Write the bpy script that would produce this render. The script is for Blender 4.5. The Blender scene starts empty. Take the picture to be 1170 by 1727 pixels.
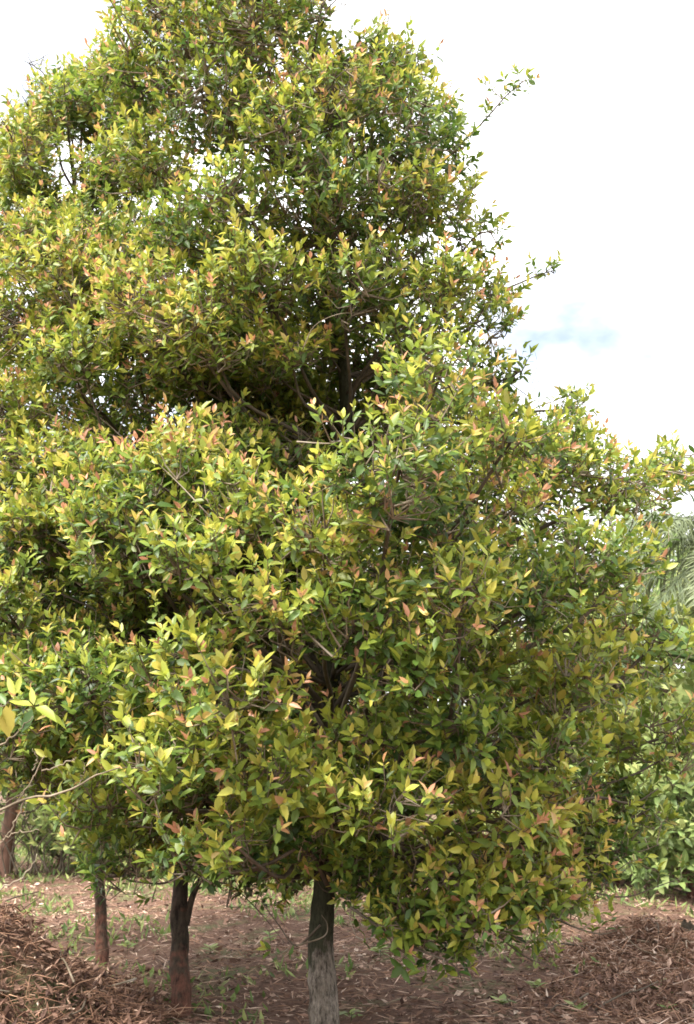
import bpy, math, random
import numpy as np
from mathutils import Matrix, Vector

R = math.radians
rng = np.random.default_rng(7)
random.seed(7)
scene = bpy.context.scene
COL = scene.collection

# ------------------------------------------------------------------ camera
FPX, CX, CY, PITCH, EYE = 1852.0, 585.0, 863.5, R(13.0), 1.6
cam = bpy.data.cameras.new('camera')
cam.sensor_fit = 'VERTICAL'
cam.sensor_height = 36
cam.dof.use_dof = True
cam.dof.focus_distance = 6.6
cam.dof.aperture_fstop = 3.5
cam.angle = 2 * math.atan(CY / FPX)
cam.clip_start, cam.clip_end = 0.05, 5000
camo = bpy.data.objects.new('camera', cam)
camo.location = (0, 0, EYE)
camo.rotation_euler = (math.pi / 2 + PITCH, 0, 0)
COL.objects.link(camo)
scene.camera = camo

# ------------------------------------------------------------------ sky, sun, exposure
SUN_EL, SUN_AZ = R(58), R(228)          # azimuth clockwise from +Y: behind the camera, to its left
sdir = Vector((math.sin(SUN_AZ) * math.cos(SUN_EL), math.cos(SUN_AZ) * math.cos(SUN_EL), math.sin(SUN_EL)))
world = bpy.data.worlds.new('World')
scene.world = world
world.use_nodes = True
nt = world.node_tree
nt.nodes.clear()
def wn(t, **kw):
    n = nt.nodes.new(t)
    for k, v in kw.items(): setattr(n, k, v)
    return n
w_out = wn('ShaderNodeOutputWorld')
w_bg = wn('ShaderNodeBackground')
w_bg.inputs['Strength'].default_value = 0.05
w_sky = wn('ShaderNodeTexSky', sky_type='NISHITA')
w_sky.sun_disc = False
w_sky.sun_elevation = SUN_EL
w_sky.sun_rotation = SUN_AZ
w_tc = wn('ShaderNodeTexCoord')
w_map = wn('ShaderNodeMapping')
w_map.inputs['Location'].default_value = (0.35, 0.1, 0.62)
w_map.inputs['Scale'].default_value = (1.0, 1.0, 1.9)
w_n = wn('ShaderNodeTexNoise')
w_n.inputs['Scale'].default_value = 2.6
w_n.inputs['Detail'].default_value = 7
w_n.inputs['Roughness'].default_value = 0.55
w_r = wn('ShaderNodeValToRGB')
w_r.color_ramp.elements[0].position = 0.33
w_r.color_ramp.elements[0].color = (0.25, 0.25, 0.25, 1)
w_r.color_ramp.elements[1].position = 0.46
w_r.color_ramp.elements[1].color = (1, 1, 1, 1)
w_n2 = wn('ShaderNodeTexNoise')
w_n2.inputs['Scale'].default_value = 1.7
w_n2.inputs['Detail'].default_value = 5
w_c = wn('ShaderNodeValToRGB')
w_c.color_ramp.elements[0].position = 0.22
w_c.color_ramp.elements[0].color = (1.9, 1.95, 2.2, 1)
w_c.color_ramp.elements[1].position = 0.72
w_c.color_ramp.elements[1].color = (21.0, 21.0, 21.1, 1)
w_m = wn('ShaderNodeMix', data_type='RGBA')
L = nt.links.new
L(w_tc.outputs['Generated'], w_map.inputs['Vector'])
L(w_map.outputs['Vector'], w_n.inputs['Vector'])
L(w_map.outputs['Vector'], w_n2.inputs['Vector'])
L(w_n.outputs['Fac'], w_r.inputs['Fac'])
L(w_n2.outputs['Fac'], w_c.inputs['Fac'])
cover = w_r.outputs['Color']
for (tx, ty, rad, depth) in ((0.2112, 0.9072, 0.12, 0.80), (0.1686, 0.9187, 0.08, 0.6)):   # thin spots in the cloud, low on the right
    dz = math.sqrt(max(0, 1 - tx * tx - ty * ty))
    vd = wn('ShaderNodeVectorMath', operation='DISTANCE'); vd.inputs[1].default_value = (tx, ty, dz)
    L(w_tc.outputs['Generated'], vd.inputs[0])
    wob = wn('ShaderNodeMath', operation='MULTIPLY_ADD'); wob.inputs[1].default_value = 0.16
    w_n3 = wn('ShaderNodeTexNoise'); w_n3.inputs['Scale'].default_value = 14; w_n3.inputs['Detail'].default_value = 5
    L(w_map.outputs['Vector'], w_n3.inputs['Vector']); L(w_n3.outputs['Fac'], wob.inputs[0]); L(vd.outputs['Value'], wob.inputs[2])
    mrg = wn('ShaderNodeMapRange', interpolation_type='SMOOTHSTEP')
    mrg.inputs['From Min'].default_value = 0.06; mrg.inputs['From Max'].default_value = 0.08 + rad
    mrg.inputs['To Min'].default_value = 1 - depth; mrg.inputs['To Max'].default_value = 1.0
    L(wob.outputs[0], mrg.inputs['Value'])
    mm = wn('ShaderNodeMath', operation='MULTIPLY'); L(cover, mm.inputs[0]); L(mrg.outputs['Result'], mm.inputs[1])
    cover = mm.outputs[0]
L(cover, w_m.inputs[0])
L(w_sky.outputs['Color'], w_m.inputs[6])
L(w_c.outputs['Color'], w_m.inputs[7])
L(w_m.outputs[2], w_bg.inputs['Color'])
L(w_bg.outputs['Background'], w_out.inputs['Surface'])

sun = bpy.data.lights.new('sun', 'SUN')
sun.energy = 2.6
sun.angle = R(22)
sun.color = (1.0, 0.95, 0.86)
suno = bpy.data.objects.new('sun', sun)
suno.rotation_euler = sdir.to_track_quat('Z', 'Y').to_euler()
suno.location = (-6, -4, 14)
COL.objects.link(suno)

vs = scene.view_settings
vs.view_transform = 'Standard'
vs.look = 'None'
vs.gamma = 1
vs.exposure = 2.26
scene.cycles.filter_width = 1.7
scene.cycles.max_bounces = 8
scene.cycles.transparent_max_bounces = 4

# ------------------------------------------------------------------ camera maths (points of the place seen at a pixel)
FWD = np.array([0, math.cos(PITCH), math.sin(PITCH)])
UPV = np.array([0, -math.sin(PITCH), math.cos(PITCH)])
def at(px, py, Y):
    d = np.array([1.0, 0, 0]) * (px - CX) / FPX + UPV * (CY - py) / FPX + FWD
    return np.array([0, 0, EYE]) + d * (Y / d[1])
def ground_at(px, py):
    d = np.array([1.0, 0, 0]) * (px - CX) / FPX + UPV * (CY - py) / FPX + FWD
    p = np.array([0, 0, EYE]) + d * (EYE / -d[2])
    p[2] = ground_z(p[0], p[1])
    return p
def proj(P):
    Q = np.asarray(P) - np.array([0, 0, EYE])
    z = Q @ FWD
    return CX + FPX * Q[..., 0] / z, CY - FPX * (Q @ UPV) / z, z

# ------------------------------------------------------------------ helpers
def norm(v):
    return v / np.maximum(np.linalg.norm(v, axis=-1, keepdims=True), 1e-9)
def link(o, parent=None):
    COL.objects.link(o)
    if parent is not None: o.parent = parent
    return o
def mesh_np(name, V, F_loops, F_counts, mats, attrs=None, smooth=True, mat_idx=None):
    """mesh from flat numpy arrays"""
    me = bpy.data.meshes.new(name)
    V = np.asarray(V, dtype=np.float32).reshape(-1, 3)
    fl = np.asarray(F_loops, dtype=np.int32).ravel()
    fc = np.asarray(F_counts, dtype=np.int32).ravel()
    me.vertices.add(len(V))
    me.vertices.foreach_set('co', V.ravel())
    me.loops.add(len(fl))
    me.loops.foreach_set('vertex_index', fl)
    me.polygons.add(len(fc))
    st = np.zeros(len(fc), dtype=np.int32)
    st[1:] = np.cumsum(fc)[:-1]
    me.polygons.foreach_set('loop_start', st)
    if mat_idx is not None:
        me.polygons.foreach_set('material_index', np.asarray(mat_idx, dtype=np.int32))
    for m in mats: me.materials.append(m)
    me.update(calc_edges=True)
    me.polygons.foreach_set('use_smooth', np.full(len(fc), smooth, dtype=bool))
    for k, a in (attrs or {}).items():
        at_ = me.attributes.new(k, 'FLOAT', 'POINT')
        at_.data.foreach_set('value', np.asarray(a, dtype=np.float32).ravel())
    return me
def obj(name, me, parent=None, **props):
    o = bpy.data.objects.new(name, me)
    link(o, parent)
    for k, v in props.items(): o[k] = v
    return o
def thing(name, label, cat, loc=(0, 0, 0), group=None):
    o = bpy.data.objects.new(name, None)
    o.empty_display_size = 0.2
    o.location = loc
    link(o)
    o['label'] = label
    o['category'] = cat
    if group: o['group'] = group
    return o

def tube_arrays(paths, radii, sides, caps=True):
    """paths (N,K,3), radii (N,K) -> verts, quad loops, ring+caps; vectorised"""
    paths = np.asarray(paths, float); radii = np.asarray(radii, float)
    N, K, _ = paths.shape
    T = np.empty_like(paths)
    T[:, 1:-1] = paths[:, 2:] - paths[:, :-2]
    T[:, 0] = paths[:, 1] - paths[:, 0]
    T[:, -1] = paths[:, -1] - paths[:, -2]
    T = norm(T)
    ref = np.zeros((N, 1, 3)); ref[..., 0] = 1.0
    main = norm(paths[:, -1] - paths[:, 0])
    sel = np.abs(main[:, 0]) > 0.8
    ref[sel, 0] = (0, 1, 0)
    U = norm(np.cross(T, ref)); W = np.cross(T, U)
    a = np.arange(sides) * 2 * math.pi / sides
    ring = (U[:, :, None, :] * np.cos(a)[None, None, :, None] + W[:, :, None, :] * np.sin(a)[None, None, :, None])
    V = paths[:, :, None, :] + ring * radii[:, :, None, None]
    idx = np.arange(N * K * sides).reshape(N, K, sides)
    A = idx[:, :-1, :]; B = np.roll(idx, -1, axis=2)[:, :-1, :]
    C = np.roll(idx, -1, axis=2)[:, 1:, :]; D = idx[:, 1:, :]
    F = np.stack([A, B, C, D], axis=-1).reshape(-1, 4)
    if not caps: return V.reshape(-1, 3), F.ravel(), np.full(len(F), 4)
    caps = np.concatenate([idx[:, 0, ::-1], idx[:, -1, :]], axis=0)
    loops = np.concatenate([F.ravel(), caps.ravel()])
    counts = np.concatenate([np.full(len(F), 4), np.full(len(caps), sides)])
    return V.reshape(-1, 3), loops, counts
def tube_mesh(name, paths, radii, sides, mat):
    V, l, c = tube_arrays(paths, radii, sides)
    return mesh_np(name, V, l, c, [mat])
def spline(pts, n):
    """Catmull-Rom through pts"""
    pts = np.asarray(pts, float)
    P = np.vstack([2 * pts[0] - pts[1], pts, 2 * pts[-1] - pts[-2]])
    m = len(pts) - 1
    out = []
    for t in np.linspace(0, m - 1e-6, n):
        i = int(t); f = t - i
        a, b, c, d = P[i], P[i + 1], P[i + 2], P[i + 3]
        out.append(0.5 * (2 * b + (c - a) * f + (2 * a - 5 * b + 4 * c - d) * f * f + (3 * b - a - 3 * c + d) * f ** 3))
    return np.array(out)

# ------------------------------------------------------------------ materials
def new_mat(name):
    m = bpy.data.materials.new(name)
    m.use_nodes = True
    m.node_tree.nodes.clear()
    return m, m.node_tree
def ramp(nt, stops, fac):
    n = nt.nodes.new('ShaderNodeValToRGB')
    e = n.color_ramp.elements
    while len(e) < len(stops): e.new(0.5)
    for i, (p, c) in enumerate(stops):
        e[i].position = p
        e[i].color = (*c, 1)
    nt.links.new(fac, n.inputs['Fac'])
    return n.outputs['Color']
def noise(nt, scale, detail=4, rough=0.55, coord='Object', stretch=None):
    tc = nt.nodes.new('ShaderNodeTexCoord')
    v = tc.outputs[coord]
    if stretch:
        mp = nt.nodes.new('ShaderNodeMapping')
        mp.inputs['Scale'].default_value = stretch
        nt.links.new(v, mp.inputs['Vector']); v = mp.outputs['Vector']
    n = nt.nodes.new('ShaderNodeTexNoise')
    n.inputs['Scale'].default_value = scale
    n.inputs['Detail'].default_value = detail
    n.inputs['Roughness'].default_value = rough
    nt.links.new(v, n.inputs['Vector'])
    return n.outputs['Fac']
def attr(nt, name):
    n = nt.nodes.new('ShaderNodeAttribute')
    n.attribute_name = name
    return n.outputs['Fac']
def bump(nt, h, dist, strength=1.0):
    b = nt.nodes.new('ShaderNodeBump')
    b.inputs['Distance'].default_value = dist
    b.inputs['Strength'].default_value = strength
    nt.links.new(h, b.inputs['Height'])
    return b.outputs['Normal']

def leaf_material(name, stops, rough=0.44, transl=0.36, spec=0.4):
    m, t = new_mat(name)
    out = t.nodes.new('ShaderNodeOutputMaterial')
    c = ramp(t, stops, attr(t, 'tone'))
    mul = t.nodes.new('ShaderNodeHueSaturation')
    mr = t.nodes.new('ShaderNodeMapRange')
    mr.inputs['To Min'].default_value = 0.7
    mr.inputs['To Max'].default_value = 1.3
    t.links.new(attr(t, 'rnd'), mr.inputs['Value'])
    t.links.new(mr.outputs['Result'], mul.inputs['Value'])
    t.links.new(c, mul.inputs['Color'])
    c = mul.outputs['Color']
    p = t.nodes.new('ShaderNodeBsdfPrincipled')
    p.inputs['Roughness'].default_value = rough
    p.inputs['Specular IOR Level'].default_value = spec
    t.links.new(c, p.inputs['Base Color'])
    tr = t.nodes.new('ShaderNodeBsdfTranslucent')
    sat = t.nodes.new('ShaderNodeHueSaturation')
    sat.inputs['Saturation'].default_value = 1.0
    sat.inputs['Value'].default_value = 1.3
    t.links.new(c, sat.inputs['Color'])
    t.links.new(sat.outputs['Color'], tr.inputs['Color'])
    mx = t.nodes.new('ShaderNodeMixShader')
    mx.inputs['Fac'].default_value = transl
    t.links.new(p.outputs['BSDF'], mx.inputs[1])
    t.links.new(tr.outputs['BSDF'], mx.inputs[2])
    t.links.new(mx.outputs['Shader'], out.inputs['Surface'])
    return m
def solid_material(name, build, rough=0.9):
    m, t = new_mat(name)
    out = t.nodes.new('ShaderNodeOutputMaterial')
    p = t.nodes.new('ShaderNodeBsdfPrincipled')
    p.inputs['Roughness'].default_value = rough
    p.inputs['Specular IOR Level'].default_value = 0.25
    col, nrm = build(t)
    t.links.new(col, p.inputs['Base Color'])
    if nrm is not None: t.links.new(nrm, p.inputs['Normal'])
    t.links.new(p.outputs['BSDF'], out.inputs['Surface'])
    return m

GREEN = [(0.0, (0.030, 0.064, 0.016)), (0.25, (0.074, 0.134, 0.025)), (0.5, (0.182, 0.240, 0.036)),
         (0.68, (0.335, 0.355, 0.052)), (0.82, (0.460, 0.390, 0.085)), (0.92, (0.500, 0.315, 0.125)), (1.0, (0.440, 0.215, 0.125))]
M_leaf = leaf_material('evergreen_leaf', GREEN)
FAR = [(0.0, (0.07, 0.12, 0.04)), (0.5, (0.17, 0.24, 0.075)), (1.0, (0.33, 0.36, 0.13))]
M_far = leaf_material('background_leaf', FAR, rough=0.5, transl=0.25, spec=0.3)
M_palm = leaf_material('palm_leaf', [(0.0, (0.07, 0.10, 0.05)), (0.5, (0.135, 0.165, 0.085)), (1.0, (0.23, 0.24, 0.13))], rough=0.5, transl=0.2, spec=0.3)
M_banana = leaf_material('banana_leaf', [(0.0, (0.05, 0.10, 0.035)), (0.5, (0.085, 0.145, 0.05)), (1.0, (0.15, 0.20, 0.07))], rough=0.4, transl=0.3)
M_litter = leaf_material('dry_leaf', [(0.0, (0.06, 0.034, 0.027)), (0.3, (0.130, 0.074, 0.053)), (0.6, (0.255, 0.152, 0.110)),
                                      (0.85, (0.50, 0.35, 0.265)), (1.0, (0.60, 0.49, 0.40))], rough=0.75, transl=0.1, spec=0.2)
M_weed = leaf_material('weed_leaf', [(0.0, (0.06, 0.11, 0.03)), (0.5, (0.15, 0.22, 0.06)), (1.0, (0.30, 0.33, 0.12))], rough=0.5, transl=0.3, spec=0.3)
M_straw = leaf_material('dry_straw', [(0.0, (0.05, 0.030, 0.023)), (0.4, (0.20, 0.108, 0.068)), (0.7, (0.38, 0.23, 0.15)), (1.0, (0.58, 0.44, 0.35))], rough=0.8, transl=0.05, spec=0.15)

def bark_pale(t):
    n1 = noise(t, 3.2, 6, 0.65, stretch=(1, 1, 0.6))
    n2 = noise(t, 42, 8, 0.8, stretch=(1, 1, 0.3))
    c = ramp(t, [(0.30, (0.10, 0.09, 0.055)), (0.42, (0.20, 0.16, 0.12)), (0.52, (0.34, 0.285, 0.23)), (0.7, (0.40, 0.33, 0.27))], n1)
    d = ramp(t, [(0.36, (0.28, 0.26, 0.24)), (0.47, (0.8, 0.8, 0.8)), (0.62, (1.15, 1.15, 1.15))], n2)
    m = t.nodes.new('ShaderNodeMix'); m.data_type = 'RGBA'; m.blend_type = 'MULTIPLY'; m.inputs[0].default_value = 1
    t.links.new(c, m.inputs[6]); t.links.new(d, m.inputs[7])
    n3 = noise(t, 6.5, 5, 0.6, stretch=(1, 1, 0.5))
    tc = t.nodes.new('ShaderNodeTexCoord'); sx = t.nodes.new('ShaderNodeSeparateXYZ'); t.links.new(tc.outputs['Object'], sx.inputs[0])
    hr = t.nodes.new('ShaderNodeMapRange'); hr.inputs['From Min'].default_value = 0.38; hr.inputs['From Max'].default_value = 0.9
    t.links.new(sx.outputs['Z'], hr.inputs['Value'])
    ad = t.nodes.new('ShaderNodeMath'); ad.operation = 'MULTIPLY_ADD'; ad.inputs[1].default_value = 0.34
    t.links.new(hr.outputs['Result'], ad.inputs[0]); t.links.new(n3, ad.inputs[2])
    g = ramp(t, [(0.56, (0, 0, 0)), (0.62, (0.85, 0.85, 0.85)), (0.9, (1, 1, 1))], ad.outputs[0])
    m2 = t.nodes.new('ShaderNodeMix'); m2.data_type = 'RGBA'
    t.links.new(g, m2.inputs[0]); t.links.new(m.outputs[2], m2.inputs[6]); m2.inputs[7].default_value = (0.050, 0.054, 0.026, 1)  # dark green up the trunk: moss, plus the crown's shade painted in
    m3 = t.nodes.new('ShaderNodeMix'); m3.data_type = 'RGBA'; m3.blend_type = 'MULTIPLY'; m3.inputs[0].default_value = 0.8
    t.links.new(m2.outputs[2], m3.inputs[6]); t.links.new(d, m3.inputs[7])
    return m3.outputs[2], bump(t, n2, 0.05, 1.0)
def bark_dark(t):
    n1 = noise(t, 5.0, 6, 0.7, stretch=(1, 1, 0.6))
    n2 = noise(t, 34, 6, 0.75, stretch=(1, 1, 0.3))
    c = ramp(t, [(0.32, (0.040, 0.036, 0.022)), (0.48, (0.080, 0.058, 0.040)), (0.62, (0.125, 0.080, 0.058)), (0.75, (0.22, 0.19, 0.16))], n1)
    tc = t.nodes.new('ShaderNodeTexCoord'); sx = t.nodes.new('ShaderNodeSeparateXYZ'); t.links.new(tc.outputs['Object'], sx.inputs[0])
    hr = t.nodes.new('ShaderNodeMapRange'); hr.inputs['From Min'].default_value = 0.62; hr.inputs['From Max'].default_value = 0.15
    t.links.new(sx.outputs['Z'], hr.inputs['Value'])
    ad = t.nodes.new('ShaderNodeMath'); ad.operation = 'MULTIPLY_ADD'; ad.inputs[1].default_value = 0.3
    t.links.new(hr.outputs['Result'], ad.inputs[0]); t.links.new(noise(t, 8.0, 5, 0.6), ad.inputs[2])
    g = ramp(t, [(0.6, (0, 0, 0)), (0.74, (1, 1, 1))], ad.outputs[0])
    m2 = t.nodes.new('ShaderNodeMix'); m2.data_type = 'RGBA'
    t.links.new(g, m2.inputs[0]); t.links.new(c, m2.inputs[6]); m2.inputs[7].default_value = (0.17, 0.075, 0.05, 1)
    d = ramp(t, [(0.36, (0.25, 0.25, 0.25)), (0.47, (0.8, 0.8, 0.8)), (0.62, (1.2, 1.2, 1.2))], n2)
    m = t.nodes.new('ShaderNodeMix'); m.data_type = 'RGBA'; m.blend_type = 'MULTIPLY'; m.inputs[0].default_value = 1
    t.links.new(m2.outputs[2], m.inputs[6]); t.links.new(d, m.inputs[7])
    return m.outputs[2], bump(t, n2, 0.04, 1.0)
def bark_red(t):
    n1 = noise(t, 5.0, 6, 0.65, stretch=(1, 1, 0.25))
    c = ramp(t, [(0.35, (0.075, 0.045, 0.032)), (0.55, (0.19, 0.105, 0.075)), (0.75, (0.27, 0.17, 0.13))], n1)
    return c, bump(t, n1, 0.03, 0.8)
def bark_limb(t):
    n1 = noise(t, 6.0, 5, 0.6)
    return ramp(t, [(0.35, (0.052, 0.043, 0.030)), (0.6, (0.115, 0.090, 0.066)), (0.78, (0.20, 0.165, 0.13))], n1), None
def bark_twig(t):
    n1 = noise(t, 5.0, 4, 0.6)
    return ramp(t, [(0.38, (0.105, 0.082, 0.055)), (0.52, (0.21, 0.165, 0.115)), (0.68, (0.32, 0.275, 0.22))], n1), None
def soil(t):
    n1 = noise(t, 1.3, 8, 0.65, coord='Object')
    n2 = noise(t, 14, 8, 0.75, coord='Object')
    c = ramp(t, [(0.3, (0.075, 0.042, 0.030)), (0.5, (0.15, 0.085, 0.060)), (0.7, (0.22, 0.135, 0.100))], n2)
    g = ramp(t, [(0.50, (0, 0, 0)), (0.66, (1, 1, 1))], n1)
    m = t.nodes.new('ShaderNodeMix'); m.data_type = 'RGBA'
    t.links.new(g, m.inputs[0]); t.links.new(c, m.inputs[6])
    m.inputs[7].default_value = (0.115, 0.125, 0.055, 1)
    return m.outputs[2], bump(t, n2, 0.05, 1.0)
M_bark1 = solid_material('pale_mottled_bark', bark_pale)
M_bark2 = solid_material('dark_bark', bark_dark)
M_bark3 = solid_material('reddish_bark', bark_red)
M_limb = solid_material('limb_bark', bark_limb)
M_twig = solid_material('twig_bark', bark_twig)
def rotten(t):
    n1 = noise(t, 9.0, 7, 0.7, stretch=(1, 1, 0.3))
    return ramp(t, [(0.35, (0.018, 0.014, 0.010)), (0.55, (0.050, 0.038, 0.024)), (0.7, (0.10, 0.085, 0.05))], n1), bump(t, n1, 0.06, 1.0)
M_rot = solid_material('rotten_wood', rotten, rough=1.0)
M_soil = solid_material('soil', soil, rough=1.0)

# ------------------------------------------------------------------ leaf templates and leaf clouds
def leaf_template(curl, fold, twist):
    out = [(a, 0.0, -curl * a * a) for a in (0.03, 0.50, 1.0)]
    for s in (1, -1):
        for a, w in ((0.30, 0.47), (0.66, 0.42)):
            out.append((a, s * w, -curl * a * a + fold * w + s * twist * a))
    return np.array(out)                            # 0..2 midrib, 3,4 right edge, 5,6 left edge
LT = np.array([leaf_template(c, f, t) for c, f, t in
               ((0.10, 0.10, 0.0), (0.24, 0.16, 0.03), (0.02, 0.08, -0.02), (0.34, 0.20, -0.05), (-0.10, 0.12, 0.02), (0.16, 0.26, 0.0), (0.42, 0.12, 0.06), (0.05, 0.30, -0.06))])
NV = LT.shape[1]
LF_LOOPS = np.array([0, 3, 1, 1, 3, 4, 1, 4, 2, 0, 1, 5, 1, 6, 5, 1, 2, 6])
LF_COUNTS = np.array([3, 3, 3, 3, 3, 3])
def leaf_verts(P, D, Nn, Ln, Wd, var):
    S = np.cross(D, Nn)
    t = LT[var]                                    # (n,8,3)
    return (P[:, None, :] + D[:, None, :] * (t[..., 0] * Ln[:, None])[..., None]
            + S[:, None, :] * (t[..., 1] * Wd[:, None])[..., None]
            + Nn[:, None, :] * (t[..., 2] * Ln[:, None])[..., None])
def leaf_cloud(name, P, D, Nn, Ln, Wd, var, tone, rnd, mat):
    n = len(P)
    V = leaf_verts(P, D, Nn, Ln, Wd, var).reshape(-1, 3)
    loops = (LF_LOOPS[None, :] + NV * np.arange(n)[:, None]).ravel()
    counts = np.tile(LF_COUNTS, n)
    return mesh_np(name, V, loops, counts, [mat], {'tone': np.repeat(tone, NV), 'rnd': np.repeat(rnd, NV)})
_leafmesh = {}
def leaf_object(parent, origin, P, D, Nn, Ln, Wd, var, tone, rnd, mat, name='leaf'):
    """one leaf as an object of its own; alike leaves share a mesh"""
    q, r = int(round(tone * 11)), int(round(rnd * 3))
    key = (mat.name, int(var), q, r)
    if key not in _leafmesh:
        _leafmesh[key] = mesh_np('leaf', LT[var], LF_LOOPS, LF_COUNTS, [mat], {'tone': np.full(NV, q / 11), 'rnd': np.full(NV, r / 3)})
    o = bpy.data.objects.new(name, _leafmesh[key])
    COL.objects.link(o)
    o.parent = parent
    S = np.cross(D, Nn)
    p = P - origin
    o.matrix_local = Matrix(((D[0] * Ln, S[0] * Wd, Nn[0] * Ln, p[0]), (D[1] * Ln, S[1] * Wd, Nn[1] * Ln, p[1]),
                             (D[2] * Ln, S[2] * Wd, Nn[2] * Ln, p[2]), (0, 0, 0, 1)))
    return o

def rand_dirs(n):
    return norm(rng.normal(size=(n, 3)))
def shoots_to_leaves(B, D, vig, pairs, leaf_len, droop=0.0, flush=0.4):
    """leafy shoots: decussate pairs of leaves up a stem, young leaves at its tip.
       B base, D direction (n,3), vig tone offset per shoot"""
    n = len(B)
    H = norm(np.cross(D, rand_dirs(n)))
    H2 = np.cross(D, H)
    stem = rng.uniform(0.07, 0.20, n) * (leaf_len / 0.1) ** 0.5
    out = []
    young = rng.random(n) < flush
    flushed = rng.uniform(0.06, 0.38, n)
    for k in range(pairs):
        f = k / (pairs - 1)
        ax = H if k % 2 == 0 else H2
        for s in (1, -1):
            keep = rng.random(n) < (0.70 + 0.2 * f)
            ang = np.radians(rng.uniform(52, 88, n) * (1 - f) + rng.uniform(14, 40, n) * f)
            jit = norm(ax * s + rng.normal(scale=0.28, size=(n, 3)))
            ld = norm(D * np.cos(ang)[:, None] + jit * np.sin(ang)[:, None])
            ld[:, 2] -= droop * (1 - f) * rng.uniform(0, 1, n)
            ld = norm(ld)
            base = B + D * (stem * f ** 0.7)[:, None]
            nn = D - ld * np.sum(D * ld, axis=1)[:, None] + rng.normal(scale=0.18, size=(n, 3))
            nn = norm(nn - ld * np.sum(nn * ld, axis=1)[:, None])
            ln = leaf_len * np.clip(rng.normal(1.0, 0.2, n), 0.5, 1.5) * (1.0 - 0.28 * f * young)
            wd = ln * rng.uniform(0.36, 0.50, n) * (1 - 0.15 * f * young)
            tone = 0.235 + 0.36 * f + vig + rng.normal(scale=0.06, size=n)
            tone = np.where(young & (f > 0.7), tone + flushed * (0.55 + 0.45 * (f > 0.9)) + rng.uniform(0.0, 0.10, n), tone)
            tone = np.where(rng.random(n) < 0.006, rng.uniform(0.7, 0.85, n), tone)   # a few yellowing old leaves
            out.append(tuple(a[keep] for a in (base, ld, nn, ln, wd, np.clip(tone, 0, 1))))
    cat = [np.concatenate([o[i] for o in out]) for i in range(6)]
    m = len(cat[0])
    tips = B + D * stem[:, None]
    return cat + [rng.integers(0, len(LT), m), rng.random(m)], tips

# ------------------------------------------------------------------ tree builder
def in_poly(x, y, poly):
    inside = np.zeros(len(x), bool)
    j = len(poly) - 1
    for i in range(len(poly)):
        xi, yi = poly[i]; xj, yj = poly[j]
        c = ((yi > y) != (yj > y)) & (x < (xj - xi) * (y - yi) / (yj - yi + 1e-9) + xi)
        inside ^= c
        j = i
    return inside

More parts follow.
